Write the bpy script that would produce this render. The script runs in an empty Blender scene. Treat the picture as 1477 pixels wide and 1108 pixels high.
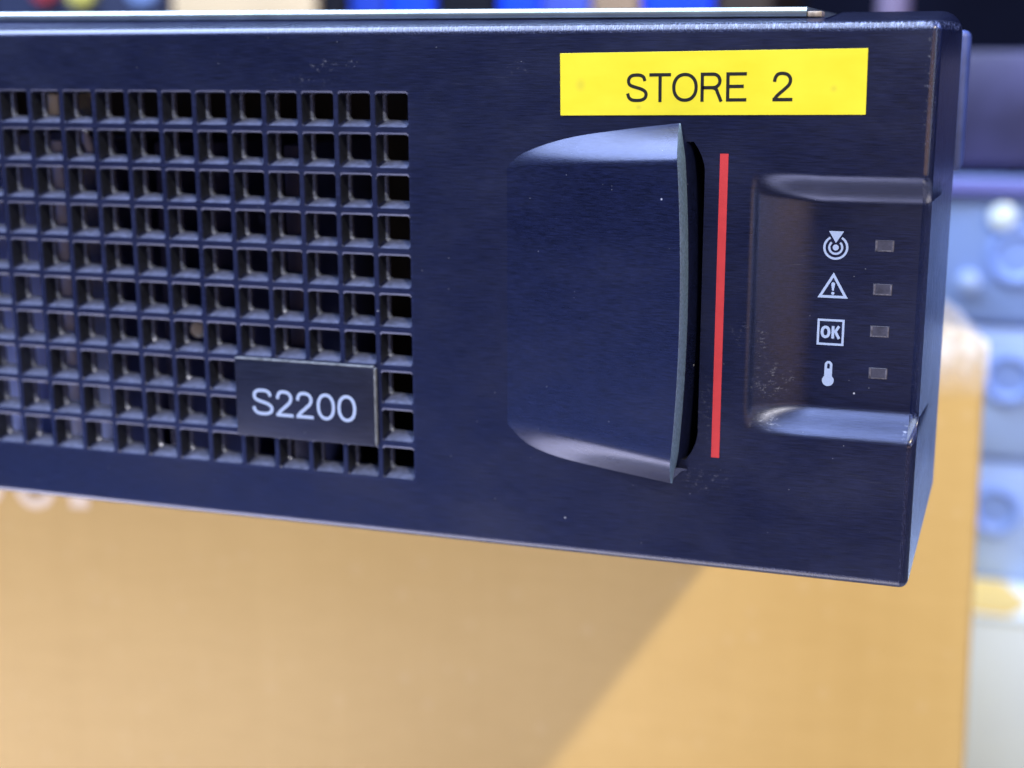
import bpy, bmesh, math, random
from mathutils import Matrix, Vector

random.seed(7)
MM = 0.001
scene = bpy.context.scene

# ------------------------------------------------------------------ camera
cam_d = bpy.data.cameras.new("camera")
cam = bpy.data.objects.new("camera", cam_d)
scene.collection.objects.link(cam)
cam_d.sensor_width = 36.0
cam_d.lens = 50.232
cam_d.clip_start = 0.005
cam_d.clip_end = 50.0
_r = Vector((0.94896589, 0.31537169, -0.00210539))
_u = Vector((-0.06810616, 0.21144324, 0.97501452))
_b = Vector((0.30793714, -0.92511213, 0.22213118))
cam.matrix_world = Matrix(((_r.x, _u.x, _b.x, 0.101371),
                           (_r.y, _u.y, _b.y, -0.230248),
                           (_r.z, _u.z, _b.z, 0.005738),
                           (0, 0, 0, 1)))
cam_d.dof.use_dof = True
cam_d.dof.focus_distance = 0.230
cam_d.dof.aperture_fstop = 12.0
scene.camera = cam

# ------------------------------------------------------------------ world and lamps
world = bpy.data.worlds.new("World")
scene.world = world
world.use_nodes = True
_bg = world.node_tree.nodes["Background"]
_bg.inputs[0].default_value = (0.42, 0.52, 1.0, 1)
_bg.inputs[1].default_value = 0.06


def lamp(name, loc, target, size, size_y, energy, color, shape='RECTANGLE'):
    d = bpy.data.lights.new(name, 'AREA')
    d.shape = shape
    d.size = size
    if shape == 'RECTANGLE':
        d.size_y = size_y
    d.energy = energy
    d.color = color
    o = bpy.data.objects.new(name, d)
    scene.collection.objects.link(o)
    o.location = loc
    o.rotation_euler = (Vector(target) - Vector(loc)).to_track_quat('-Z', 'Y').to_euler()
    return o


lamp("key_lamp", (0.93, -1.15, 1.22), (0.0, 0.1, -0.12), 0.06, 0.06, 35.0, (1.0, 0.85, 0.55), 'DISK')
lamp("ceiling_panel", (-0.58, -0.35, 1.10), (-0.58, -0.35, 0.0), 1.35, 1.7, 92.0, (0.66, 0.78, 1.0))
lamp("low_front_lamp", (-0.70, -1.0, -0.55), (0.0, 0.1, -0.10), 0.8, 0.4, 1.5, (0.34, 0.48, 1.0))
lamp("added_under_fill", (-0.20, -0.05, -0.39), (-0.18, 0.02, 0.0), 0.7, 0.35, 4.6, (0.96, 0.88, 0.92))  # added unseen fill: lifts the shaded box front and down-facing bevels
lamp("side_lamp", (1.05, 0.25, 0.55), (0.05, 0.05, -0.05), 0.4, 0.3, 6.0, (0.14, 0.26, 1.0))
lamp("added_glint_light", (1.0, -0.62, 0.10), (0.05, 0.0, -0.03), 0.12, 0.4, 1.6, (0.72, 0.82, 1.0))  # added unseen light for glints on the hole and rim edges
lamp("added_warm_reflection", (0.75, -1.2, -0.10), (0.05, 0.0, -0.03), 0.9, 0.3, 3.2, (1.0, 0.60, 0.32))  # added unseen light for the brown reflection in the recess

scene.view_settings.view_transform = 'Standard'
scene.view_settings.look = 'None'
scene.view_settings.exposure = 0.0
scene.view_settings.gamma = 1.0
scene.view_settings.use_curve_mapping = False
scene.cycles.max_bounces = 6


# ------------------------------------------------------------------ material helpers
class NT:
    def __init__(self, name):
        self.m = bpy.data.materials.new(name)
        self.m.use_nodes = True
        self.t = self.m.node_tree
        self.p = self.t.nodes["Principled BSDF"]
        self._c = None

    def n(self, typ, **kw):
        x = self.t.nodes.new(typ)
        for k, v in kw.items():
            setattr(x, k, v)
        return x

    def l(self, a, b):
        self.t.links.new(a, b)

    def mm(self):
        """object coordinates in millimetres"""
        if self._c is None:
            tc = self.n('ShaderNodeTexCoord')
            mp = self.n('ShaderNodeVectorMath', operation='SCALE')
            mp.inputs['Scale'].default_value = 1000.0
            self.l(tc.outputs['Object'], mp.inputs[0])
            self._c = mp.outputs[0]
        return self._c

    def scaled(self, v):
        s = self.n('ShaderNodeVectorMath', operation='MULTIPLY')
        s.inputs[1].default_value = v
        self.l(self.mm(), s.inputs[0])
        return s.outputs[0]

    def noise(self, v, detail=3.0, rough=0.5):
        x = self.n('ShaderNodeTexNoise')
        x.inputs['Scale'].default_value = 1.0
        x.inputs['Detail'].default_value = detail
        x.inputs['Roughness'].default_value = rough
        self.l(self.scaled(v), x.inputs['Vector'])
        return x.outputs['Fac']

    def ramp(self, src, a, b, lo=0.0, hi=1.0):
        x = self.n('ShaderNodeMapRange')
        x.inputs['From Min'].default_value = a
        x.inputs['From Max'].default_value = b
        x.inputs['To Min'].default_value = lo
        x.inputs['To Max'].default_value = hi
        self.l(src, x.inputs['Value'])
        return x.outputs[0]

    def math(self, op, a, b=None):
        x = self.n('ShaderNodeMath', operation=op)
        for i, s in enumerate((a, b)):
            if s is None:
                continue
            if isinstance(s, (int, float)):
                x.inputs[i].default_value = s
            else:
                self.l(s, x.inputs[i])
        return x.outputs[0]

    def mix(self, fac, a, b):
        x = self.n('ShaderNodeMix', data_type='RGBA')
        self.l(fac, x.inputs['Factor']) if not isinstance(fac, float) else None
        if isinstance(fac, float):
            x.inputs['Factor'].default_value = fac
        for key, s in (('A', a), ('B', b)):
            sock = [i for i in x.inputs if i.name == key and i.type == 'RGBA'][0]
            if isinstance(s, tuple):
                sock.default_value = (*s, 1)
            else:
                self.l(s, sock)
        return [o for o in x.outputs if o.type == 'RGBA'][0]

    def bump(self, h, strength, dist_mm, prev=None):
        b = self.n('ShaderNodeBump')
        b.inputs['Strength'].default_value = strength
        b.inputs['Distance'].default_value = dist_mm * MM
        self.l(h, b.inputs['Height'])
        if prev is not None:
            self.l(prev, b.inputs['Normal'])
        return b.outputs[0]

    def specks(self, density, lo, hi):
        """tiny scattered dust specks: fraction of voronoi cells, each a small dot"""
        v = self.n('ShaderNodeTexVoronoi')
        v.inputs['Scale'].default_value = 1.0
        self.l(self.scaled((density, density, density)), v.inputs['Vector'])
        dot = self.ramp(v.outputs['Distance'], hi, lo)
        w = self.n('ShaderNodeSeparateColor')
        self.l(v.outputs['Color'], w.inputs[0])
        pick = self.math('GREATER_THAN', w.outputs[0], 0.86)
        return self.math('MULTIPLY', dot, pick)

    def patch(self, c, rx, rz):
        """soft elliptical mask round a point (x, z) in mm"""
        s = self.n('ShaderNodeVectorMath', operation='SUBTRACT')
        s.inputs[1].default_value = (c[0], 0, c[1])
        self.l(self.mm(), s.inputs[0])
        d = self.n('ShaderNodeVectorMath', operation='MULTIPLY')
        d.inputs[1].default_value = (1 / rx, 0, 1 / rz)
        self.l(s.outputs[0], d.inputs[0])
        ln = self.n('ShaderNodeVectorMath', operation='LENGTH')
        self.l(d.outputs[0], ln.inputs[0])
        return self.ramp(ln.outputs['Value'], 1.0, 0.2)


def simple(name, col, rough=0.5, metal=0.0, spec=0.5, var=0.0, vs=0.05, bump=0.0, bs=0.5):
    t = NT(name)
    t.p.inputs['Roughness'].default_value = rough
    t.p.inputs['Metallic'].default_value = metal
    t.p.inputs['Specular IOR Level'].default_value = spec
    if var > 0:
        f = t.noise((vs, vs, vs), 4)
        f = t.ramp(f, 0.3, 0.7)
        t.l(t.mix(f, tuple(c * (1 - var) for c in col), tuple(min(1, c * (1 + var)) for c in col)), t.p.inputs['Base Color'])
    else:
        t.p.inputs['Base Color'].default_value = (*col, 1)
    if bump > 0:
        t.l(t.bump(t.noise((bs, bs, bs), 3), bump, 0.1), t.p.inputs['Normal'])
    return t.m


def bezel_material(name, rim=False, base=(0.0032, 0.0046, 0.0195), rough=0.36, scuffs_glints=True, coat=0.0):
    t = NT(name)
    t.p.inputs['Specular IOR Level'].default_value = 0.86
    t.p.inputs['Specular Tint'].default_value = (0.50, 0.58, 1.0, 1)
    # fine moulded-in sideways streaks and a slightly blotchy sheen
    streak = t.noise((0.35, 3.0, 7.0), 3, 0.6)
    blotch = t.noise((0.035, 0.05, 0.06), 4, 0.6)
    r = t.math('ADD', t.ramp(streak, 0.3, 0.7, -0.05, 0.05), t.ramp(blotch, 0.3, 0.7, rough - 0.06, rough + 0.11))
    dust = t.specks(0.23, 0.012, 0.050)
    dust2 = t.specks(0.6, 0.02, 0.07)
    fine = t.ramp(t.noise((5, 5, 5), 2), 0.72, 0.80)
    d = t.math('MAXIMUM', dust, t.math('MULTIPLY', dust2, 0.35))
    d = t.math('MAXIMUM', d, t.math('MULTIPLY', fine, 0.10))
    if scuffs_glints:
        rub_glint = t.ramp(t.noise((0.9, 1.0, 1.6), 5, 0.75), 0.56, 0.72)
        for c, rx, rz, k in (((-9.5, 4.6), 3.2, 1.4, 0.9), ((-4.0, 4.9), 1.6, 1.0, 0.8), ((26.0, 4.2), 2.6, 1.4, 0.5),
                             ((58.3, -52.0), 2.2, 9.0, 0.35), ((59.0, -63.5), 5.0, 3.0, 0.5), ((69.5, -46.5), 4.5, 3.5, 0.9),
                             ((67.5, -40.0), 1.2, 5.0, 0.6), ((64.5, -38.0), 2.5, 3.0, 0.35), ((-12.0, 2.2), 9.0, 1.4, 0.25), ((68.6, -53.0), 3.4, 1.7, 1.3), ((91.0, -53.2), 1.5, 2.4, 1.5), ((91.3, 2.0), 0.5, 12.0, 0.9)):  # last three patches paint glints: recess lip ends and rim streak
            d = t.math('MAXIMUM', d, t.math('MULTIPLY', t.math('MULTIPLY', t.patch(c, rx, rz), rub_glint), k * 0.55))
    grain = t.mix(t.ramp(t.noise((0.22, 2.0, 5.0), 4, 0.7), 0.35, 0.68), tuple(c * 0.4 for c in base), tuple(c * 2.1 for c in base))
    scratch = t.math('MULTIPLY', t.ramp(t.noise((0.10, 1.0, 8.0), 2), 0.70, 0.80), t.ramp(t.noise((0.05, 0.05, 0.08), 3), 0.45, 0.65))
    d = t.math('MAXIMUM', d, t.math('MULTIPLY', scratch, 0.10))
    t.l(t.mix(d, grain, (0.42, 0.46, 0.60)), t.p.inputs['Base Color'])
    t.l(r, t.p.inputs['Roughness'])
    if coat:
        t.p.inputs['Coat Weight'].default_value = coat
        t.p.inputs['Coat Roughness'].default_value = 0.24
        t.p.inputs['Coat Tint'].default_value = (0.75, 0.80, 1.0, 1)
    nb = t.bump(streak, 0.26, 0.05)
    if rim:
        # the edge is rubbed into small upright nicks, more of them toward the near corner
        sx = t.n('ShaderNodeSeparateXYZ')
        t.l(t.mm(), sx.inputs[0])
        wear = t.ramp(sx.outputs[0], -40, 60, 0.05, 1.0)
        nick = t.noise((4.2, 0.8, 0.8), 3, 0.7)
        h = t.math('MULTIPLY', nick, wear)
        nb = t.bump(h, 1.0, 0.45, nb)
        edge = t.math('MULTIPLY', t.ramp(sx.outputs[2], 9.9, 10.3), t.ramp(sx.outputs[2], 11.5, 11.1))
        rub_glint = t.math('MULTIPLY', t.math('MULTIPLY', t.ramp(nick, 0.50, 0.66), wear), edge)
        d = t.math('MAXIMUM', d, t.math('MULTIPLY', rub_glint, 0.85))  # worn nicks, lightened to paint sparkle into the top rim
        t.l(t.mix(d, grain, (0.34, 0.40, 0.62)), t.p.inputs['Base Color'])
    else:
        nb = t.bump(t.noise((4.0, 4.0, 4.0), 3, 0.6), 0.22, 0.05, nb)
    t.l(nb, t.p.inputs['Normal'])
    return t.m


M = {}
M['bezel'] = bezel_material('bezel_plastic')
M['rim'] = bezel_material('bezel_rim_plastic', rim=True, rough=0.32, scuffs_glints=False, coat=0.8)
M['latch'] = bezel_material('latch_plastic', rough=0.30, scuffs_glints=False, coat=0.25)
M['grille'] = bezel_material('grille_plastic', base=(0.0065, 0.0085, 0.028), rough=0.30, scuffs_glints=False)
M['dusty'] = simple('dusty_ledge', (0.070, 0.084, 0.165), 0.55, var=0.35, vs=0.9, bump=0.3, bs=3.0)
M['edge'] = bezel_material('painted_glint_edge', rough=0.2, base=(0.09, 0.11, 0.19), scuffs_glints=False)  # pale base paints the glint lines on the rear hole edges
M['badge'] = bezel_material('badge_plastic', base=(0.0040, 0.0048, 0.0125), rough=0.4, scuffs_glints=False)
M['pale_edge'] = simple('pale_edge', (0.15, 0.17, 0.22), 0.6, var=0.6, vs=0.8)  # pale grey for the badge's top and right edges
M['dusty_wall'] = simple('dusty_wall', (0.009, 0.011, 0.021), 0.45, var=0.6, vs=1.3, bump=0.3, bs=3.0)
M['dark'] = simple('inner_black', (0.004, 0.004, 0.006), 0.6)
M['worn'] = simple('worn_edge', (0.13, 0.205, 0.33), 0.34, var=0.4, vs=2.2, bump=0.3, bs=2.0)
M['print'] = simple('pale_blue_print', (0.28, 0.36, 0.58), 0.55)
M['red'] = simple('red_print', (0.44, 0.038, 0.048), 0.38, var=0.06, vs=0.6)
M['ink'] = simple('black_ink', (0.006, 0.007, 0.010), 0.45)
M['lens'] = simple('smoked_lens', (0.042, 0.044, 0.075), 0.35, spec=0.5, var=0.3, vs=0.8)
M['lens_edge'] = simple('smoked_lens_edge', (0.075, 0.075, 0.11), 0.4, var=0.5, vs=1.3)
M['steel'] = simple('zinc_steel', (0.46, 0.57, 0.64), 0.32, metal=0.85, var=0.12, vs=0.2, bump=0.05, bs=1.5)
M['chassis'] = simple('chassis_steel', (0.035, 0.04, 0.055), 0.5, metal=0.3)
M['inner_grey'] = simple('inner_grey', (0.42, 0.52, 0.95), 0.45)
M['inner_dim'] = simple('inner_dim', (0.035, 0.045, 0.14), 0.45)
M['inner_white'] = simple('inner_white', (0.80, 0.90, 1.0), 0.4)
M['bay'] = simple('bay_panel', (0.016, 0.013, 0.012), 0.5, var=0.6, vs=0.05)
M['rust'] = simple('tarnished_tab', (0.34, 0.29, 0.26), 0.5, metal=0.4, var=0.3, vs=1.0)

# yellow tape, with faint blemishes
_t = NT('yellow_tape')
_f = _t.specks(0.16, 0.05, 0.16)
_g = _t.ramp(_t.noise((0.12, 0.12, 0.25), 4), 0.3, 0.7)
_col = _t.mix(_g, (0.62, 0.555, 0.022), (0.67, 0.61, 0.034))
for _c, _rx, _rz in (((36.7, 1.5), 1.1, 1.3), ((77.4, 1.1), 0.7, 0.7), ((46.5, -2.0), 0.6, 0.5)):
    _f = _t.math('MAXIMUM', _f, _t.math('MULTIPLY', _t.patch(_c, _rx, _rz), 0.4))
_t.l(_t.mix(_f, _col, (0.42, 0.37, 0.05)), _t.p.inputs['Base Color'])
_t.p.inputs['Roughness'].default_value = 0.42
_t.l(_t.bump(_t.noise((0.4, 0.4, 0.6), 3), 0.08, 0.2), _t.p.inputs['Normal'])
M['tape'] = _t.m


# cardboard under clear stretch film: paper fibre, faint flute lines, rows of small film dimples
def cardboard(name, c1, c2, film=True):
    t = NT(name)
    big = t.ramp(t.noise((0.010, 0.010, 0.007), 4), 0.3, 0.7)
    fib = t.ramp(t.noise((0.05, 0.05, 0.22), 5, 0.65), 0.3, 0.7, 0.0, 0.45)
    flute = t.ramp(t.noise((0.16, 0.01, 0.004), 2), 0.35, 0.65, 0.0, 0.15)
    f = t.math('MINIMUM', t.math('ADD', t.math('MULTIPLY', big, 0.55), t.math('ADD', fib, flute)), 1.0)
    col = t.mix(f, c1, c2)
    nb = t.bump(flute, 0.25, 0.4)
    if film:
        v = t.n('ShaderNodeTexVoronoi')
        v.inputs['Scale'].default_value = 1.0
        v.inputs['Randomness'].default_value = 0.45
        t.l(t.scaled((0.125, 0.0, 0.10)), v.inputs['Vector'])
        w = t.n('ShaderNodeSeparateColor')
        t.l(v.outputs['Color'], w.inputs[0])
        dots = t.ramp(v.outputs['Distance'], 0.30, 0.14)
        dots = t.math('MULTIPLY', dots, t.ramp(w.outputs[0], 0.15, 1.0))
        bright = t.math('MULTIPLY', dots, t.ramp(w.outputs[1], 0.5, 1.0, 0.08, 0.55))
        col = t.mix(bright, col, (0.86, 0.76, 0.60))
        nb = t.bump(dots, 0.35, 0.5, nb)
        t.p.inputs['Coat Weight'].default_value = 0.25
        t.p.inputs['Coat Roughness'].default_value = 0.28
    t.l(col, t.p.inputs['Base Color'])
    t.l(nb, t.p.inputs['Normal'])
    t.p.inputs['Roughness'].default_value = 0.65
    return t.m


M['card'] = cardboard('cardboard_in_film', (0.515, 0.350, 0.118), (0.59, 0.415, 0.155))
M['card_top'] = cardboard('cardboard_top', (0.70, 0.56, 0.36), (0.80, 0.68, 0.48))
M['card_print'] = simple('white_box_print', (0.82, 0.72, 0.62), 0.6)
M['white_card'] = simple('white_card', (0.82, 0.93, 1.0), 0.5, var=0.03, vs=0.02)
M['orange'] = simple('orange_card', (0.90, 0.66, 0.22), 0.6, var=0.08, vs=0.03)
M['paleblue'] = simple('pale_blue_metal', (0.22, 0.34, 0.72), 0.38, var=0.10, vs=0.03)
M['paleblue2'] = simple('pale_blue_metal_light', (0.34, 0.48, 0.84), 0.4, var=0.10, vs=0.03)
M['ring'] = simple('blue_ring', (0.22, 0.35, 0.80), 0.4)
M['ringlight'] = simple('bright_cap', (0.70, 0.84, 0.95), 0.18)
M['lilac'] = simple('lilac_dark_panel', (0.038, 0.040, 0.12), 0.45, var=0.4, vs=0.03)
M['lilac2'] = simple('lilac_ledge', (0.14, 0.15, 0.45), 0.4)
M['lug'] = simple('blue_grey_lug', (0.045, 0.07, 0.24), 0.5, var=0.2, vs=0.3)
M['blue'] = simple('vivid_blue_plastic', (0.004, 0.055, 0.80), 0.4, var=0.1, vs=0.02)
M['blue2'] = simple('mid_blue_plastic', (0.012, 0.045, 0.42), 0.4, var=0.1, vs=0.02)
M['blue3'] = simple('lavender_blue_plastic', (0.06, 0.10, 0.55), 0.4, var=0.2, vs=0.03)
M['navy'] = simple('navy_case', (0.022, 0.03, 0.075), 0.45, var=0.2, vs=0.02)
M['black'] = simple('black_case', (0.006, 0.007, 0.013), 0.6, spec=0.15)
M['cream'] = simple('cream_card', (0.60, 0.47, 0.31), 0.6, var=0.06, vs=0.02)
M['tan'] = simple('tan_card', (0.30, 0.21, 0.14), 0.6, var=0.1, vs=0.02)
M['brown'] = simple('dark_brown_card', (0.030, 0.018, 0.013), 0.6)
M['redknob'] = simple('red_cap', (0.40, 0.05, 0.07), 0.4)
M['yellowknob'] = simple('yellow_cap', (0.62, 0.58, 0.14), 0.4)
M['lilacpost'] = simple('lilac_post', (0.20, 0.17, 0.30), 0.4)
M['table'] = simple('table_laminate', (0.22, 0.23, 0.26), 0.4, var=0.06, vs=0.01)
M['wall'] = simple('dark_wall', (0.004, 0.005, 0.014), 0.8, spec=0.03, var=0.2, vs=0.01)


# ------------------------------------------------------------------ object helpers
def mesh_obj(name, verts, faces, mat, parent=None, smooth=True, angle=35, merge=None, recalc=True):
    """verts in millimetres"""
    me = bpy.data.meshes.new(name)
    bm = bmesh.new()
    vs = [bm.verts.new((v[0] * MM, v[1] * MM, v[2] * MM)) for v in verts]
    for f in faces:
        try:
            bm.faces.new([vs[i] for i in f])
        except ValueError:
            pass
    if merge:
        bmesh.ops.remove_doubles(bm, verts=bm.verts, dist=merge * MM)
    if recalc:
        bmesh.ops.recalc_face_normals(bm, faces=bm.faces)
    return finish(name, bm, mat, parent, smooth, angle, me)


def finish(name, bm, mat, parent=None, smooth=True, angle=35, me=None):
    me = me or bpy.data.meshes.new(name)
    if smooth:
        lim = math.radians(angle)
        for f in bm.faces:
            f.smooth = True
        for e in bm.edges:
            if len(e.link_faces) == 2 and e.calc_face_angle(0) > lim:
                e.smooth = False
    bm.to_mesh(me)
    bm.free()
    me.materials.append(mat)
    o = bpy.data.objects.new(name, me)
    scene.collection.objects.link(o)
    if parent is not None:
        o.parent = parent
    return o


def box(name, x0, x1, y0, y1, z0, z1, mat, parent=None, bev=0.5, seg=2, warp=None):
    bm = bmesh.new()
    bmesh.ops.create_cube(bm, size=1.0)
    for v in bm.verts:
        v.co = Vector(((x0 + x1) / 2 + v.co.x * (x1 - x0), (y0 + y1) / 2 + v.co.y * (y1 - y0), (z0 + z1) / 2 + v.co.z * (z1 - z0)))
    if bev > 0:
        bmesh.ops.bevel(bm, geom=bm.edges[:], offset=bev, segments=seg, profile=0.5, affect='EDGES')
    for v in bm.verts:
        if warp:
            v.co = Vector(warp(*v.co))
        v.co *= MM
    return finish(name, bm, mat, parent)


def lathe_y(name, cx, cz, prof, mat, parent=None, n=40):
    """profile [(radius, y)] turned round an axis along Y"""
    V, F = [], []
    for r, y in prof:
        for i in range(n):
            a = 2 * math.pi * i / n
            V.append((cx + r * math.cos(a), y, cz + r * math.sin(a)))
    for j in range(len(prof) - 1):
        for i in range(n):
            F.append((j * n + i, j * n + (i + 1) % n, (j + 1) * n + (i + 1) % n, (j + 1) * n + i))
    if prof[0][0] > 0.01:
        F.append(tuple(range(n)))
    if prof[-1][0] > 0.01:
        F.append(tuple(range((len(prof) - 1) * n, len(prof) * n)))
    return mesh_obj(name, V, F, mat, parent, merge=0.001)


def empty(name, loc, label, cat, group=None):
    o = bpy.data.objects.new(name, None)
    scene.collection.objects.link(o)
    o.empty_display_size = 0.02
    o.location = (0, 0, 0)
    tag(o, label, cat, group)
    return o


def tag(o, label, cat, group=None):
    o['label'] = label
    o['category'] = cat
    if group:
        o['group'] = group
    return o


# ------------------------------------------------------------------ setting
TABLE_Z = -400.0
tb = box('table', -1300, 1100, -160, 1150, TABLE_Z - 30, TABLE_Z, M['table'], bev=3)
tb['kind'] = 'structure'
wl = box('wall', -1900, 1500, 1180, 1230, TABLE_Z - 700, 1300, M['wall'], bev=2)
wl['kind'] = 'structure'

# ------------------------------------------------------------------ the server
server = empty('storage_server', (0, 0, 0), 'dark blue rack server overhanging a cardboard box, with grille front and yellow STORE 2 label', 'server')

XL, XR, ZB, ZT = -385.0, 91.5, -78.1, 9.7      # flat part of the face
RAD = 1.5
GP = 7.0
NCOL, NROW = 44, 10
HW, HH = 6.0, 5.7
GX0, GX1 = -GP * (NCOL - 1) - 0.5, HW + 0.5
GZ1, GZ0 = 0.65, -GP * (NROW - 1) - HH - 0.65
SLOT = (54.2, 57.6, -60.5, -7.4)


def sstep(t):
    t = max(0.0, min(1.0, t))
    return t * t * (3 - 2 * t)


def recess(x, z):
    """depth (mm, away from the viewer) of the indicator recess at the right end"""
    t = (x - 65.0) / 11.0
    if t <= 0:
        return 0.0
    dx = math.sin(math.pi / 2 * min(1.0, t)) * sstep(t / 0.16 + 0.15)
    top = -11.4 - 0.5 * min(1, t)
    bot = -55.4
    wid_t = 4.4 + 0.8 * min(1, t)
    wid_b = 5.2
    wz = sstep((top - z) / wid_t) * sstep((z - bot) / wid_b)
    return 4.0 * dx * wz


def lines(a, b, step):
    n = max(1, int(round((b - a) / step)))
    return [a + (b - a) * i / n for i in range(n)]


xs = [XL] + lines(GX0, GX1, 40) + lines(GX1, SLOT[0], 4) + [SLOT[0]] + lines(SLOT[1], 64.5, 1.5) + lines(64.5, 70, 0.25) + lines(70, 90, 0.5) + lines(90, XR, 0.25) + [XR]
zs = [ZB] + lines(GZ0, SLOT[2], 2) + lines(SLOT[2], -56, 1.5) + lines(-56, -49, 0.25) + lines(-49, -18, 1.0) + lines(-18, -10.5, 0.25) + lines(-10.5, SLOT[3], 1) + lines(SLOT[3], GZ1, 2) + [GZ1, ZT]
V = []
for z in zs:
    for x in xs:
        xx = x
        if x == SLOT[1]:                         # the finger slot narrows softly at both ends
            e_ = min(abs(z - SLOT[2]), abs(z - SLOT[3])) if SLOT[2] <= z <= SLOT[3] else 0.0
            xx = x - 1.9 * max(0.0, 1 - e_ / 5.0) ** 2
        V.append((xx, recess(x, z), z))
F = []
nx = len(xs)
for j in range(len(zs) - 1):
    for i in range(nx - 1):
        cx_, cz_ = (xs[i] + xs[i + 1]) / 2, (zs[j] + zs[j + 1]) / 2
        if GX0 < cx_ < GX1 and GZ0 < cz_ < GZ1:
            continue
        if SLOT[0] < cx_ < SLOT[1] and SLOT[2] < cz_ < SLOT[3]:
            continue
        F.append((j * nx + i, j * nx + i + 1, (j + 1) * nx + i + 1, (j + 1) * nx + i))
face = mesh_obj('front_panel', V, F, M['bezel'], server, angle=60)

# rounded rim and drafted sides all round the face
outline = []   # (inner x, inner z, outward nx, nz, rear depth)
ss = [i / 5 for i in range(6)]


def side_rear(z):
    return 30.0 if z > -69.5 else max(2.2, 30.0 - (-69.5 - z) / 9.0 * 28.5)


for z in zs:                                     # right side upward
    outline.append((XR, z, 1, 0, side_rear(z)))
for i in range(1, 9):
    a = math.pi / 2 * i / 9
    outline.append((XR, ZT, math.cos(a), math.sin(a), 30))
for x in [XR, 86, 80, 75.2]:
    outline.append((x, ZT, 0, 1, 30))
for x in [75.0, 60, 40, 20, 0, -50, -100, -200, -300, XL]:
    outline.append((x, ZT, 0, 1, 8))
for i in range(1, 9):
    a = math.pi / 2 + math.pi / 2 * i / 9
    outline.append((XL, ZT, math.cos(a), math.sin(a), 14))
outline.append((XL, ZT, -1, 0, 14))
outline.append((XL, ZB, -1, 0, 14))
for i in range(1, 9):
    a = math.pi + math.pi / 2 * i / 9
    outline.append((XL, ZB, math.cos(a), math.sin(a), 6))
for x in [XL, -300, -200, -100, 0, 60, 85, XR]:
    outline.append((x, ZB, 0, -1, 2.6))
for i in range(1, 9):
    a = 1.5 * math.pi + math.pi / 2 * i / 9
    outline.append((XR, ZB, math.cos(a), math.sin(a), 2.2))
V, F = [], []
NA = 8
for (x, z, ax, az, rear) in outline:
    d0 = recess(x, z) if ax == 1 else 0.0
    for k in range(NA + 1):
        a = math.pi / 2 * k / NA
        o_ = RAD * math.sin(a)
        y_ = RAD * (1 - math.cos(a))
        V.append((x + ax * o_, y_ + d0 * (1 - 0.6 * k / NA), z + az * o_))
    for y_ in (rear * 0.5 + 0.8, rear):
        o_ = RAD + 0.078 * (y_ - RAD) * (1 if az > -0.5 else 0.2)
        zz = z + az * o_
        if az == 1 and rear == 8 and y_ == rear:
            zz = max(zz, 12.85 + 0.0058 * (72 - max(x, -120)) - 0.84)   # top rises to meet the steel cover
        V.append((x + ax * o_, max(y_, RAD + 0.1), zz))
    V.append((x + ax * (RAD + 0.078 * (rear - RAD) - 1.6), rear, z + az * (RAD - 1.6)))
st = NA + 4
n = len(outline)
for i in range(n):
    j = (i + 1) % n
    for k in range(st - 1):
        F.append((i * st + k, i * st + k + 1, j * st + k + 1, j * st + k))
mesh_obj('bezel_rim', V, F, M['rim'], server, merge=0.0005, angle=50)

# light steel lug behind the drafted side, and the dark slot liner of the latch
box('rear_lug', 93.4, 96.5, 37, 47, -14.0, 10.4, M['lug'], server, bev=1.2, seg=3)
sx0, sx1, sz0, sz1 = SLOT
V = [(sx0, 0, sz0), (sx1, 0, sz0), (sx1, 0, sz1), (sx0, 0, sz1), (sx0, 9, sz0), (sx1, 9, sz0), (sx1, 9, sz1), (sx0, 9, sz1)]
mesh_obj('finger_slot', V, [(0, 1, 5, 4), (1, 2, 6, 5), (2, 3, 7, 6), (3, 0, 4, 7), (4, 5, 6, 7)], M['dark'], server, smooth=False)

# ---- grille: one moulded lattice of tapered square holes
V, F = [], []
CUT = 0.35


def octo(x0, x1, z0, z1, c, y):
    return [(x0 + c, y, z0), (x1 - c, y, z0), (x1, y, z0 + c), (x1, y, z1 - c), (x1 - c, y, z1), (x0 + c, y, z1), (x0, y, z1 - c), (x0, y, z0 + c)]


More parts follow.
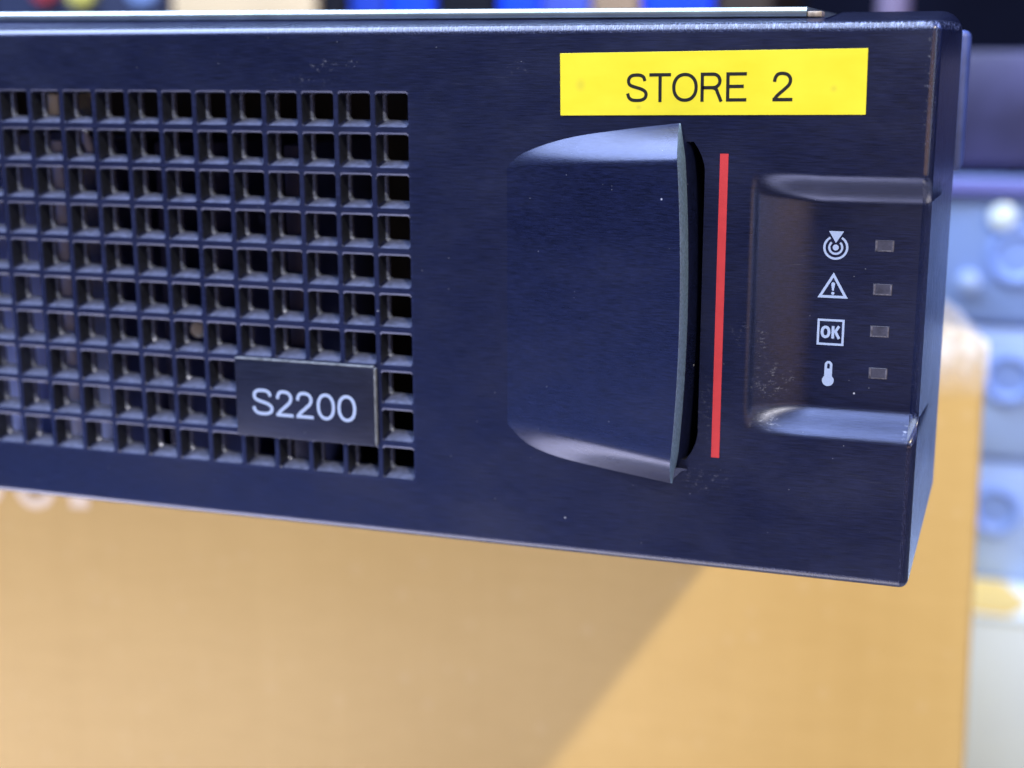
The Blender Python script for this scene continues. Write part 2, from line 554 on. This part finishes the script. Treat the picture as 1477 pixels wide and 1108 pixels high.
for k in range(NCOL):
    for j in range(NROW):
        xl, zt = -GP * k, -GP * j
        hx0, hx1, hz1, hz0 = xl, xl + HW, zt, zt - HH
        tx0, tx1 = xl - 0.5, xl + HW + 0.5
        tz1, tz0 = zt + 0.65, zt - HH - 0.65
        jt = lambda: random.uniform(-0.06, 0.06)
        b = len(V)
        V += [(tx0, 0, tz0), (tx1, 0, tz0), (tx1, 0, tz1), (tx0, 0, tz1)]
        rings = [octo(hx0 - 0.12, hx1 + 0.12, hz0 - 0.12, hz1 + 0.32, CUT, 0.0),
                 octo(hx0, hx1, hz0, hz1, CUT, 0.2),
                 octo(hx0 + 0.10, hx1 - 0.16, hz0 + 0.80 + jt(), hz1 - 0.10, CUT, 3.2),
                 octo(hx0 + 0.42, hx1 - 0.22, hz0 + 0.98 + jt(), hz1 - 0.20, CUT, 3.6),
                 octo(hx0 + 0.42, hx1 - 0.22, hz0 + 0.98, hz1 - 0.2, CUT, 4.4)]
        for r_ in rings:
            V += r_
        o0 = b + 4
        F += [(b, b + 1, o0 + 1, o0), (b + 1, b + 2, o0 + 3, o0 + 2), (b + 2, b + 3, o0 + 5, o0 + 4), (b + 3, b, o0 + 7, o0 + 6),
              (b + 1, o0 + 2, o0 + 1), (b + 2, o0 + 4, o0 + 3), (b + 3, o0 + 6, o0 + 5), (b, o0, o0 + 7)]
        for q in range(len(rings) - 1):
            for i in range(8):
                F.append((o0 + q * 8 + i, o0 + q * 8 + (i + 1) % 8, o0 + q * 8 + 8 + (i + 1) % 8, o0 + q * 8 + 8 + i))
gr = mesh_obj('ventilation_grille', V, F, M['grille'], server, merge=0.002, angle=28)
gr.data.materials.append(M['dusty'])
gr.data.materials.append(M['dusty_wall'])
gr.data.materials.append(M['edge'])          # painted glint; grey dust lies on the lower ledge of every hole
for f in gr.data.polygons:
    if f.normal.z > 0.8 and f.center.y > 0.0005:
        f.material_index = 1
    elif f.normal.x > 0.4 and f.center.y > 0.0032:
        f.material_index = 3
    elif f.normal.x > 0.8 and f.center.y > 0.001:
        f.material_index = 2

# ---- release latch: a wedge that swells out of the face toward its free right edge
def smooth_path(pts, sub=6):
    out = []
    P = [pts[0]] + list(pts) + [pts[-1]]
    for i in range(1, len(P) - 2):
        p0, p1, p2, p3 = P[i - 1], P[i], P[i + 1], P[i + 2]
        for s in range(sub):
            t = s / sub
            out.append(tuple(0.5 * (2 * p1[k] + (p2[k] - p0[k]) * t + (2 * p0[k] - 5 * p1[k] + 4 * p2[k] - p3[k]) * t * t + (3 * p1[k] - p0[k] - 3 * p2[k] + p3[k]) * t ** 3) for k in range(2)))
    out.append(pts[-1])
    return out


TOPB = [(23.9, -12.3), (24.6, -11.4), (27.5, -9.4), (34.7, -7.1), (44.0, -5.6), (53.9, -4.4)]
BOTB = [(23.4, -56.0), (24.4, -57.3), (27.5, -60.0), (32.5, -61.8), (40.0, -63.1), (53.9, -65.0)]


TOPB, BOTB = smooth_path(TOPB, 8), smooth_path(BOTB, 8)


def interp(tab, x):
    if x <= tab[0][0]:
        return tab[0][1]
    for (a, za), (b, zb) in zip(tab, tab[1:]):
        if x <= b:
            return za + (zb - za) * (x - a) / (b - a)
    (a, za), (b, zb) = tab[-2], tab[-1]
    return zb + (zb - za) / (b - a) * (x - b)


H_MAX = 6.2
NU, NV = 60, 72
V, F = [], []
vs_ = []
for j in range(NV + 1):
    vs_.append(j / NV)


def latch_pt(u, v):
    x_nom = 23.9 + (53.2 - 23.9) * u
    zt, zb = interp(TOPB, x_nom), interp(BOTB, x_nom)
    ft = -12.3 + 2.0 * u                        # edges of the flat top of the wedge
    fb = -56.0 - 3.2 * u
    h = H_MAX * (u ** 1.05)
    if v < 0.16:
        s = v / 0.16
        z = zt + (ft - zt) * s
        hh = h * (0.35 * s + 0.65 * math.sin(math.pi / 2 * s))
    elif v > 0.84:
        s = (1 - v) / 0.16
        z = zb + (fb - zb) * s
        hh = h * (0.35 * s + 0.65 * math.sin(math.pi / 2 * s))
    else:
        s = (v - 0.16) / 0.68
        z = ft + (fb - ft) * s
        hh = h * (1.0 + 0.02 * math.sin(math.pi * s))
    c = (v - 0.5) * 2
    bow = 2.1 * (1 - c * c) * u ** 3
    return (x_nom + bow, -hh - 0.01, z)


for i in range(NU + 1):
    u = i / NU
    for v in vs_:
        V.append(latch_pt(u, v))
nv = NV + 1
for i in range(NU):
    for j in range(NV):
        F.append((i * nv + j, i * nv + j + 1, (i + 1) * nv + j + 1, (i + 1) * nv + j))
latch = mesh_obj('release_latch', V, F, M['latch'], server, angle=60)
# its free edge: a scuffed bare strip, then the dark wall running down into the slot
V, F = [], []
V2, F2 = [], []
for j, v in enumerate(vs_):
    x, y, z = latch_pt(1.0, v)
    lip = min(0.5, -y * 0.3)
    V += [(x, y, z), (x + 0.12, y + lip, z), (x + 0.24, y * 0.14, z)]
    V2 += [(x + 0.24, y * 0.14, z), (x + 1.35, 0.9, z * 0.985 - 0.5), (x + 1.45, 6.0, z * 0.96 - 1.4)]
for j in range(NV):
    for k in range(2):
        F.append((j * 3 + k, j * 3 + k + 1, j * 3 + 4 + k, j * 3 + 3 + k))
        F2.append((j * 3 + k, j * 3 + k + 1, j * 3 + 4 + k, j * 3 + 3 + k))
mesh_obj('scuffed_edge', V, F, M['worn'], latch, angle=60)
mesh_obj('latch_wall', V2, F2, M['latch'], latch, angle=60)
# little moulded hook where the free edge meets the face at the bottom
V = [(53.6, -1.2, -62.3), (54.3, -1.4, -61.7), (55.0, -0.9, -61.8), (55.9, -0.3, -62.1), (55.9, -0.2, -62.3), (55.0, -0.5, -62.5), (54.3, -0.6, -63.3), (53.6, -0.5, -64.0)]
V += [(x, 0.0, z) for x, y, z in V]
mesh_obj('hook_lip', V, [tuple(range(8))] + [(i, (i + 1) % 8, 8 + (i + 1) % 8, 8 + i) for i in range(8)], M['latch'], latch, angle=40)


# ------------------------------------------------------------------ flat lettering and marks
def arc(cx, cz, rx, rz, a0, a1, n=20):
    return [(cx + rx * math.cos(math.radians(a0 + (a1 - a0) * i / n)), cz + rz * math.sin(math.radians(a0 + (a1 - a0) * i / n))) for i in range(n + 1)]


class Ink:
    """flat print: ribbons and filled shapes, each a hair above the one before"""
    def __init__(self, y, tf=None):
        self.V, self.F, self.y, self.tf = [], [], y, tf

    def add(self, pts, faces):
        b = len(self.V)
        for (x, z) in pts:
            if self.tf:
                x, z = self.tf(x, z)
            self.V.append((x, self.y, z))
        self.F += [tuple(b + i for i in f) for f in faces]
        self.y -= 0.006

    def ribbon(self, pts, w, closed=False):
        n = len(pts)
        L = []
        for i in range(n):
            if closed:
                a, b_ = pts[i - 1], pts[(i + 1) % n]
                d1 = (pts[i][0] - a[0], pts[i][1] - a[1])
                d2 = (b_[0] - pts[i][0], b_[1] - pts[i][1])
            else:
                d1 = (pts[i][0] - pts[i - 1][0], pts[i][1] - pts[i - 1][1]) if i else None
                d2 = (pts[i + 1][0] - pts[i][0], pts[i + 1][1] - pts[i][1]) if i < n - 1 else None
                d1 = d1 or d2
                d2 = d2 or d1

            def nr(d):
                l = math.hypot(*d) or 1e-9
                return (-d[1] / l, d[0] / l)
            n1, n2 = nr(d1), nr(d2)
            mx, mz = n1[0] + n2[0], n1[1] + n2[1]
            l2 = mx * mx + mz * mz
            k = 2.0 / max(l2, 0.5)
            L.append((mx * k * w / 2, mz * k * w / 2))
        P = []
        for p_, o_ in zip(pts, L):
            P += [(p_[0] + o_[0], p_[1] + o_[1]), (p_[0] - o_[0], p_[1] - o_[1])]
        m = n if closed else n - 1
        self.add(P, [(2 * i, 2 * i + 1, 2 * ((i + 1) % n) + 1, 2 * ((i + 1) % n)) for i in range(m)])

    def poly(self, pts):
        self.add(pts, [tuple(range(len(pts)))])

    def build(self, name, mat, parent):
        o = mesh_obj(name, self.V, self.F, mat, parent, smooth=False, recalc=False)
        # face the viewer
        me = o.data
        bm = bmesh.new()
        bm.from_mesh(me)
        for f in bm.faces:
            f.normal_update()
            if f.normal.y > 0:
                f.normal_flip()
        bm.to_mesh(me)
        bm.free()
        return o


def glyph(ink, ch, x0, x1, z0, z1, w):
    """one character drawn inside the box, strokes w wide"""
    h = w / 2
    X = lambda t: x0 + h + (x1 - x0 - w) * t
    Z = lambda t: z0 + h + (z1 - z0 - w) * t
    P = lambda *pts: [(X(a), Z(b)) for a, b in pts]
    if ch == 'S':
        ink.ribbon(smooth_path(P((.93, .76), (.86, .91), (.70, .985), (.48, 1.0), (.24, .975), (.09, .88), (.05, .75), (.12, .62), (.30, .55), (.52, .50), (.76, .44), (.94, .35), (1.0, .23), (.93, .09), (.74, .015), (.50, 0), (.25, .02), (.08, .11), (0.0, .28))), w)
    elif ch == '2':
        ink.ribbon(smooth_path(P((.03, .68), (.08, .84), (.22, .965), (.48, 1.0), (.76, .96), (.93, .84), (.95, .69), (.86, .55), (.66, .42), (.42, .28), (.20, .15), (.06, .03), (.0, -.0))), w)
        ink.ribbon([(x0 + w * .15, Z(0)), (x1, Z(0))], w)
    elif ch in '0O':
        ink.ribbon([(X(.5 + .5 * math.copysign(abs(math.cos(a)) ** .92, math.cos(a))), Z(.5 + .5 * math.copysign(abs(math.sin(a)) ** .92, math.sin(a)))) for a in [2 * math.pi * i / 40 for i in range(40)]], w, True)
    elif ch == 'T':
        ink.ribbon([(x0, Z(1)), (x1, Z(1))], w)
        ink.ribbon([(X(.5), Z(1)), (X(.5), z0)], w)
    elif ch == 'E':
        ink.ribbon([(x1, Z(1)), (X(0), Z(1)), (X(0), Z(0)), (x1, Z(0))], w)
        ink.ribbon([(X(0), Z(.52)), (X(.93), Z(.52))], w)
    elif ch == 'R':
        ink.ribbon([(X(0), z0), (X(0), Z(1)), (X(.55), Z(1))] + [(X(.58 + .34 * math.cos(math.radians(a))), Z(.74 + .26 * math.sin(math.radians(a)))) for a in range(80, -90, -12)] + [(X(.5), Z(.48)), (X(0), Z(.48))], w)
        ink.ribbon(smooth_path([(X(.52), Z(.48)), (X(.72), Z(.42)), (X(.82), Z(.26)), (X(1.0), z0)]), w)
    elif ch == 'K':
        ink.ribbon([(X(0), z0), (X(0), z1)], w)
        ink.ribbon([(X(.92), z1), (X(.25), Z(.45))], w)
        ink.ribbon([(X(.35), Z(.6)), (X(1.0), z0)], w)


# yellow label tape, stuck on a touch crooked
LA = math.radians(0.72)
LC = (57.75, 1.85)
rot = lambda x, z: (LC[0] + (x - LC[0]) * math.cos(LA) - (z - LC[1]) * math.sin(LA), LC[1] + (x - LC[0]) * math.sin(LA) + (z - LC[1]) * math.cos(LA))


def tape_warp(x, y, z):
    x2, z2 = rot(x, z)
    return (x2, y, z2)


tape = box('label_tape', 33.25, 82.35, -0.16, 0.02, -3.15, 6.85, M['tape'], server, bev=0.03, seg=1, warp=tape_warp)
tape['label'] = 'bright yellow label tape printed STORE 2 in thin black capitals'
zz0, zz1 = -1.05, 3.5
for ch, a, b in (('S', 44.35, 47.95), ('T', 48.2, 51.75), ('O', 51.95, 56.1), ('R', 56.55, 60.15), ('E', 60.65, 63.9), ('2', 67.9, 71.1)):
    k = Ink(-0.185, rot)
    glyph(k, ch, a, b, zz0, zz1, 0.53)
    k.build('printed_letter', M['ink'], tape)

# badge
badge = box('model_badge', -29.0, -1.05, -1.15, 0.6, -62.75, -48.2, M['badge'], server, bev=0.2, seg=2)
box('pale_strip', -28.9, -1.2, -1.10, -0.2, -48.19, -47.98, M['pale_edge'], badge, bev=0.05, seg=1)  # thin pale strips along the badge's top and right edges
box('pale_strip', -1.04, -0.80, -1.05, -0.2, -62.6, -48.3, M['pale_edge'], badge, bev=0.05, seg=1)
badge['label'] = 'dark raised badge reading S2200 in pale blue'
for i, ch in enumerate('S2200'):
    a = (-25.75, -20.9, -16.8, -12.55, -8.4)[i]
    b = (-21.4, -17.35, -13.25, -8.9, -4.7)[i]
    k = Ink(-1.185)
    glyph(k, ch, a + 0.12, b + 0.12, -58.55, -53.55, 0.60)
    k.build('printed_letter', M['print'], badge)

# red stripe
k = Ink(-0.05)
k.poly([(60.0, -59.7), (61.35, -59.7), (61.35, -9.2), (60.0, -9.2)])
k.build('red_stripe', M['red'], server)

# indicator panel: four icons and four smoked lamp windows on the floor of the recess
PY = 4.0
deep = lambda x, z: (101.37 + (x - 101.37) * 234.25 / 233.25, 5.74 + (z - 5.74) * 234.25 / 233.25)
ip = Ink(PY - 0.05, deep)
c = (78.57, -23.95)
ip.ribbon(arc(c[0], c[1], 1.80, 1.80, 120, 420, 44), 0.36)
ip.ribbon(arc(c[0], c[1], 1.02, 1.02, 130, 410, 36), 0.34)
ip.poly(arc(c[0], c[1], 0.48, 0.48, 0, 345, 23))
ip.poly([(c[0] - 1.18, c[1] + 2.62), (c[0], c[1] + 0.72), (c[0] + 1.18, c[1] + 2.62)])
ip.build('locate_icon', M['print'], server)
ip = Ink(PY - 0.05, deep)
bx, bz = 78.45, -31.95
ip.ribbon([(bx - 2.05, bz), (bx + 2.05, bz), (bx, bz + 3.55)], 0.42, True)
ip.poly([(bx - 0.14, bz + 0.98), (bx + 0.14, bz + 0.98), (bx + 0.30, bz + 2.1), (bx + 0.16, bz + 2.35), (bx - 0.16, bz + 2.35), (bx - 0.30, bz + 2.1)])
ip.poly(arc(bx, bz + 0.56, 0.25, 0.25, 0, 340, 17))
ip.build('warning_icon', M['print'], server)
ip = Ink(PY - 0.05, deep)
ox, oz = 78.39, -37.8
ip.ribbon([(ox - 1.98, oz - 1.98), (ox + 1.98, oz - 1.98), (ox + 1.98, oz + 1.98), (ox - 1.98, oz + 1.98)], 0.36, True)
glyph(ip, 'O', ox - 1.58, ox - 0.02, oz - 1.02, oz + 1.05, 0.46)
glyph(ip, 'K', ox + 0.16, ox + 1.62, oz - 1.02, oz + 1.05, 0.44)
ip.build('ok_icon', M['print'], server)
ip = Ink(PY - 0.05, deep)
tx, tz = 78.32, -45.84
ip.poly(arc(tx, tz, 0.95, 0.95, 0, 348, 29))
ip.poly([(tx - 0.62, tz + 0.6), (tx + 0.62, tz + 0.6), (tx + 0.62, tz + 2.0), (tx - 0.62, tz + 2.0)])
ip.ribbon([(tx - 0.42, tz + 1.95)] + arc(tx, tz + 2.58, 0.42, 0.48, 180, 0, 14) + [(tx + 0.42, tz + 1.95)], 0.40)
ip.build('thermometer_icon', M['print'], server)
for (lx, lz) in ((86.16, -23.43), (86.22, -30.44), (86.12, -37.28), (86.22, -44.17)):
    lx, lz = deep(lx, lz)
    w = box('indicator_window', lx - 1.50, lx + 1.50, PY - 0.06, PY + 0.5, lz - 0.92, lz + 0.92, M['lens'], server, bev=0.05, seg=1)
    for sx_ in (-1, 1):
        box('window_edge', lx + sx_ * 1.28 - 0.17, lx + sx_ * 1.28 + 0.17, PY - 0.10, PY + 0.3, lz - 0.85, lz + 0.80, M['lens_edge'], w, bev=0.08, seg=2)
    box('window_edge', lx - 1.1, lx + 1.1, PY - 0.09, PY + 0.3, lz - 0.90, lz - 0.66, M['lens_edge'], w, bev=0.08, seg=2)

# steel top cover with a rolled front hem, lying on the bezel's top
V, F = [], []
hem = []
for i in range(13):
    a = math.radians(-80 + 170 * i / 12)
    hem.append((8.2 - 0.85 * math.cos(a), 0.85 * math.sin(a)))
hem.append((470.0, 0.85))
lift = lambda x: 12.85 + 0.0058 * (72 - x)
lxs = [-386, -300, -200, -120, -90, -82, -60, -40, -20, 0, 20, 40, 60, 71.8]
for x in lxs:
    for (y, z) in hem:
        V.append((x, y, lift(min(max(x, -120), 72)) + z))
m = len(hem)
for i in range(len(lxs) - 1):
    for j in range(m - 1):
        F.append((i * m + j, i * m + j + 1, (i + 1) * m + j + 1, (i + 1) * m + j))
F.append(tuple(range((len(lxs) - 1) * m, len(lxs) * m)))
mesh_obj('top_cover', V, F, M['steel'], server, angle=50)
box('cover_corner_tab', 71.9, 74.2, 7.6, 12, 12.1, 13.0, M['rust'], server, bev=0.2)

# chassis shell, open toward the grille
cx0, cx1, cz0, cz1 = -372.0, 74.5, -77.6, 12.0
box('chassis_floor', cx0, cx1, 14, 468, cz0, cz0 + 1.2, M['chassis'], server, bev=0.2, seg=1)
box('chassis_roof', cx0, cx1, 14, 468, 10.4, 11.4, M['chassis'], server, bev=0.2, seg=1)
box('chassis_side', cx1 - 1.2, cx1, 14, 468, cz0 + 1.3, 10.3, M['chassis'], server, bev=0.2, seg=1)
box('chassis_side', cx0, cx0 + 1.2, 14, 468, cz0 + 1.3, 10.3, M['chassis'], server, bev=0.2, seg=1)
box('chassis_back', cx0 + 1.3, cx1 - 1.3, 464, 466, cz0 + 1.3, 10.3, M['chassis'], server, bev=0.2, seg=1)
box('drive_bay_panel', cx0 + 1.4, cx1 - 1.4, 46, 48, cz0 + 1.4, 10.2, M['bay'], server, bev=0.2, seg=1)
near = lambda x: 101.4 - (101.4 - x) * 0.948
for x, w_, m_ in ((-80.0, 3.4, 'inner_grey'), (-69.2, 1.6, 'inner_dim'), (-55.0, 3.0, 'inner_dim'), (-44.0, 1.4, 'inner_dim'), (-26.5, 3.2, 'inner_dim'),
                  (-104.0, 3.4, 'inner_grey'), (-128.0, 3.0, 'inner_dim'), (-152.0, 3.4, 'inner_grey'), (-190.0, 3.0, 'inner_dim'), (-230.0, 3.0, 'inner_grey')):
    box('drive_carrier_post', near(x - w_ / 2), near(x + w_ / 2), 6.5, 45.5, cz0 + 1.5, -9.5, M[m_], server, bev=0.5, seg=2)
box('white_connector', near(-82.2), near(-78.2), 6.3, 20, -6.0, -0.6, M['inner_white'], server, bev=0.6, seg=2)
# a short pale cable loop and a round stud seen through the grille
cv = bpy.data.curves.new('cable_loop', 'CURVE')
cv.dimensions = '3D'
cv.bevel_depth = 0.9 * MM
sp = cv.splines.new('BEZIER')
sp.bezier_points.add(2)
for bp, co in zip(sp.bezier_points, ((-76.0, 22, -4.5), (-72.6, 20, -10.0), (-71.6, 21, -15.5))):
    bp.co = Vector((near(co[0]), co[1] - 12.5, co[2] * 0.95)) * MM
    bp.handle_left_type = bp.handle_right_type = 'AUTO'
_tmp = bpy.data.objects.new('cable_tmp', cv)
scene.collection.objects.link(_tmp)
_me = bpy.data.meshes.new_from_object(_tmp.evaluated_get(bpy.context.evaluated_depsgraph_get()))
bpy.data.objects.remove(_tmp)
_me.materials.clear()
_me.materials.append(M['inner_grey'])
_co = bpy.data.objects.new('cable_loop', _me)
scene.collection.objects.link(_co)
_co.parent = server
for f in _me.polygons:
    f.use_smooth = True
lathe_y('round_stud', near(-49.2), -44.9, [(0.001, 6.3), (1.2, 6.5), (1.7, 7.3), (1.7, 45.5)], M['inner_white'], server, 20)


# ------------------------------------------------------------------ cardboard box under the server
BA = math.radians(10)


def on_box(lx, ly, z):
    """box coordinates (along the front from its right corner, depth, height) to the scene"""
    return (104.0 + lx * math.cos(BA) - ly * math.sin(BA), 240.0 + lx * math.sin(BA) + ly * math.cos(BA), z)


def box_warp(x, y, z):
    # softly crushed right top corner, bulging front, sides spreading a little toward the bottom
    t = (-77.8 - z) / 180.0
    if x > -300:
        x += 3.6 * t * max(0, 1 + x / 300)
    r = max(0.0, (x + 14.0) / 14.0)
    if z > -100:
        z -= 5.0 * r ** 2 * max(0, (z + 100) / 22.0)
    return on_box(x, y + 0.7 * math.sin(x * 0.02 + z * 0.013), z)


cb = empty('cardboard_box', (0, 0, 0), 'large tan cardboard box in clear film under the server, its front partly shaded', 'cardboard box')


BZ0, BZ1 = TABLE_Z + 0.3, -77.9
bm = bmesh.new()
bmesh.ops.create_cube(bm, size=1.0)
for v in bm.verts:
    v.co = Vector((-290 + v.co.x * 580, 31 + v.co.y * 62, (BZ0 + BZ1) / 2 + v.co.z * (BZ1 - BZ0)))
bmesh.ops.bevel(bm, geom=bm.edges[:], offset=2.5, segments=3, profile=0.5, affect='EDGES')
for xcut in (-2, -4, -6, -8, -10, -12, -15, -20, -40, -100, -160, -220, -280, -340, -400, -460, -520):
    bmesh.ops.bisect_plane(bm, geom=bm.verts[:] + bm.edges[:] + bm.faces[:], plane_co=(xcut, 0, 0), plane_no=(1, 0, 0))
for zcut in (-81, -84, -90, -96, -100, -110, -150, -200, -260, -330):
    bmesh.ops.bisect_plane(bm, geom=bm.verts[:] + bm.edges[:] + bm.faces[:], plane_co=(0, 0, zcut), plane_no=(0, 0, 1))
for v in bm.verts:
    v.co = Vector(box_warp(*v.co)) * MM
finish('carton', bm, M['card'], cb, angle=50)
# crumpled loose film over the right top corner
V, F = [], []
NU_, NV_ = 26, 30
for i in range(NU_ + 1):
    for j in range(NV_ + 1):
        u, v = i / NU_, j / NV_
        x = -16 + 16.6 * u
        q = v * 84                                   # over the top and down the front
        y, z = (60 - q, -77.0) if q < 60 else (-0.9, -77.0 - (q - 60))
        wob = math.sin(u * 13 + v * 19) * 0.5 + math.sin(u * 29 - v * 37) * 0.3
        X_, Y_, Z_ = box_warp(x, y + 0.5 * wob, z + 0.35 * wob)
        V.append((X_, Y_, Z_ + 0.3))
for i in range(NU_):
    for j in range(NV_):
        F.append((i * (NV_ + 1) + j, i * (NV_ + 1) + j + 1, (i + 1) * (NV_ + 1) + j + 1, (i + 1) * (NV_ + 1) + j))
_t = NT('whitened_film')
_t.p.inputs['Base Color'].default_value = (0.95, 0.97, 1.0, 1)
_t.p.inputs['Roughness'].default_value = 0.22
_fa = _t.n('ShaderNodeMath', operation='MULTIPLY')
_t.l(_t.ramp(_t.noise((0.16, 0.3, 0.10), 4, 0.6), 0.35, 0.7, 0.40, 0.95), _fa.inputs[0])  # white opacity of the film also paints the box top brightly lit
_sz = _t.n('ShaderNodeSeparateXYZ')
_t.l(_t.mm(), _sz.inputs[0])
_t.l(_t.ramp(_sz.outputs[2], -101, -84), _fa.inputs[1])
_t.l(_fa.outputs[0], _t.p.inputs['Alpha'])
M['film'] = _t.m
mesh_obj('loose_film', V, F, M['film'], cb, angle=70)

# white printed marks on the box front, mostly hidden above by the server
k = Ink(-1.6)
k.ribbon(arc(-325.5, -143.0, 6.0, 7.0, 0, 350, 30), 3.6, True)
k.ribbon(arc(-345.0, -143.0, 5.6, 6.6, 0, 350, 30), 3.6, True)
k.poly([(-312.5, -150.8), (-305.5, -150.8), (-305.5, -138), (-312.5, -138)])
k.V = [on_box(*v) for v in k.V]
k.build('printed_marks', M['card_print'], cb)

# ------------------------------------------------------------------ right background: white carton, orange sheet, stack of units
wc = empty('white_carton', (0, 0, 0), 'white carton at the lower right behind the cardboard box', 'carton')
box('carton_body', 78, 330, 520, 800, TABLE_Z + 0.3, -283, M['white_card'], wc, bev=2)
box('carton_lid', 77, 331, 519, 801, -282.8, -281.2, M['white_card'], wc, bev=0.6)
V = [(70, 521.5, -281.0), (126.5, 521.5, -281.0), (136, 541, -281.0), (124, 571, -281.0), (70, 571, -281.0)]
V += [(x, y, z + 1.6) for x, y, z in V]
osht = mesh_obj('orange_sheet', V, [(0, 1, 2, 3, 4), (5, 6, 7, 8, 9)] + [(i, (i + 1) % 5, 5 + (i + 1) % 5, 5 + i) for i in range(5)], M['orange'], smooth=False)
tag(osht, 'orange card sheet lying on the white carton', 'card sheet')


def unit(name, label, z0, z1, mat, disc, group='stacked units behind the box', x0=66, x1=246, discmat='ring', dots=()):
    e = empty(name, (0, 0, 0), label, 'device', group)
    box('case', x0, x1, 576, 770, z0, z1, M[mat], e, bev=2.2, seg=3)
    box('front_plate', x0 + 3, x1 - 3, 573.5, 575.9, z0 + 3, z1 - 3, M[mat], e, bev=1.0, seg=2)
    for (dx, dz, r) in disc:
        lathe_y('round_dial', dx, dz, [(r, 573.4), (r, 570.2), (r - 2.2, 569.4), (r - 4.5, 570.6), (r - 5.5, 572.0), (0.01, 571.6)], M[discmat], e)
    for (dx, dz, r, mm_) in dots:
        lathe_y('round_cap', dx, dz, [(r, 573.3), (r, 569.0), (r * .6, 567.6), (0.01, 567.2)], M[mm_], e, 24)
    return e


unit('stacked_device', 'dark lilac topmost device in the stack at the right edge', -52.2, 9.2, 'lilac', ())
u2 = unit('stacked_device', 'pale blue device with a bright cap below the dark lilac one, upper of three', -136.0, -56.2, 'paleblue', [(117.5, -97.5, 15)],
          dots=((109.0, -76.5, 7.0, 'ringlight'), (94.0, -112.5, 6.0, 'paleblue2')))
box('ledge', 64, 248, 566, 572.5, -65.0, -57.0, M['lilac2'], u2, bev=1)
unit('stacked_device', 'pale blue device in the stack between two other pale blue devices', -210.8, -137.6, 'paleblue2', [(118.0, -164.0, 14)])
unit('stacked_device', 'lowest pale blue device in the stack standing on the white carton', -281.0, -212.4, 'paleblue2', [(116.0, -239.0, 14)])

# ------------------------------------------------------------------ things on the shelf behind the server
sh = empty('shelf_rack', (0, 0, 0), 'low dark shelf rack behind the server carrying boxes and bins', 'shelf')
box('shelf_board', -940, 52, 740, 990, -62, -44, M['black'], sh, bev=1)
for x in (-938, -440, 34):
    box('upright_panel', x, x + 16, 745, 985, TABLE_Z + 0.3, -62.2, M['black'], sh, bev=1)
SZ = -43.8


def shelf_thing(name, label, cat, x0, x1, mat, h=170, y0=752, d=180, group=None, parts=True):
    e = empty(name, (0, 0, 0), label, cat, group)
    box('body', x0, x1, y0, y0 + d, SZ, SZ + h, M[mat], e, bev=2.0, seg=3)
    if parts:
        box('lid', x0 - 1, x1 + 1, y0 - 1, y0 + d + 1, SZ + h + 0.1, SZ + h + 9, M[mat], e, bev=1.5, seg=2)
    return e


e = shelf_thing('instrument_case', 'dark navy case with red and yellow round caps at the top left', 'case', -660, -503, 'navy')
lathe_y('red_cap', -606, 59, [(11, 751.8), (11, 744), (8, 742), (0.01, 741.5)], M['redknob'], e)
lathe_y('yellow_cap', -573, 57, [(12, 751.8), (12, 744), (9, 742), (0.01, 741.5)], M['yellowknob'], e)
lathe_y('grey_cap', -520, 58, [(13, 751.8), (13, 746), (10, 744), (0.01, 743.5)], M['paleblue'], e)
shelf_thing('cream_box', 'cream cardboard box behind the server top, right of the navy case', 'box', -497, -377, 'cream')
shelf_thing('dark_box', 'narrow black box between the cream box and the blue bin', 'box', -374, -352, 'black')
shelf_thing('blue_bin', 'darker blue bin right of the cream box', 'bin', -349, -321, 'blue2')
shelf_thing('blue_bin', 'bright blue bin beside the darker blue one, left of the black gap', 'bin', -319, -284, 'blue')
shelf_thing('dark_box', 'wide black box between two groups of blue bins', 'box', -281, -238, 'black')
shelf_thing('blue_bin', 'blue bin immediately right of the wide black box', 'bin', -235, -205, 'blue')
shelf_thing('blue_bin', 'lavender blue bin left of the tan box', 'bin', -203, -169, 'blue3')
shelf_thing('tan_box', 'tan cardboard box between blue bins behind the server top', 'box', -167, -134, 'tan')
shelf_thing('blue_bin', 'wide vivid blue bin right of the tan box', 'bin', -131, -83, 'blue')
shelf_thing('brown_box', 'dark brown box right of the vivid blue bin', 'box', -80, -44, 'brown')
ps = empty('lilac_bottle', (0, 0, 0), 'dull lilac upright bottle behind the server near its right end', 'bottle')
V, F = [], []
prof = [(0.01, SZ), (10, SZ), (11, SZ + 3), (11, SZ + 120), (9, SZ + 132), (5, SZ + 140), (5, SZ + 150), (0.01, SZ + 150)]
for r, z in prof:
    for i in range(28):
        a = 2 * math.pi * i / 28
        V.append((32 + r * math.cos(a), 790 + r * math.sin(a), z))
for j in range(len(prof) - 1):
    for i in range(28):
        F.append((j * 28 + i, j * 28 + (i + 1) % 28, (j + 1) * 28 + (i + 1) % 28, (j + 1) * 28 + i))
mesh_obj('bottle_body', V, F, M['lilacpost'], ps, merge=0.05)
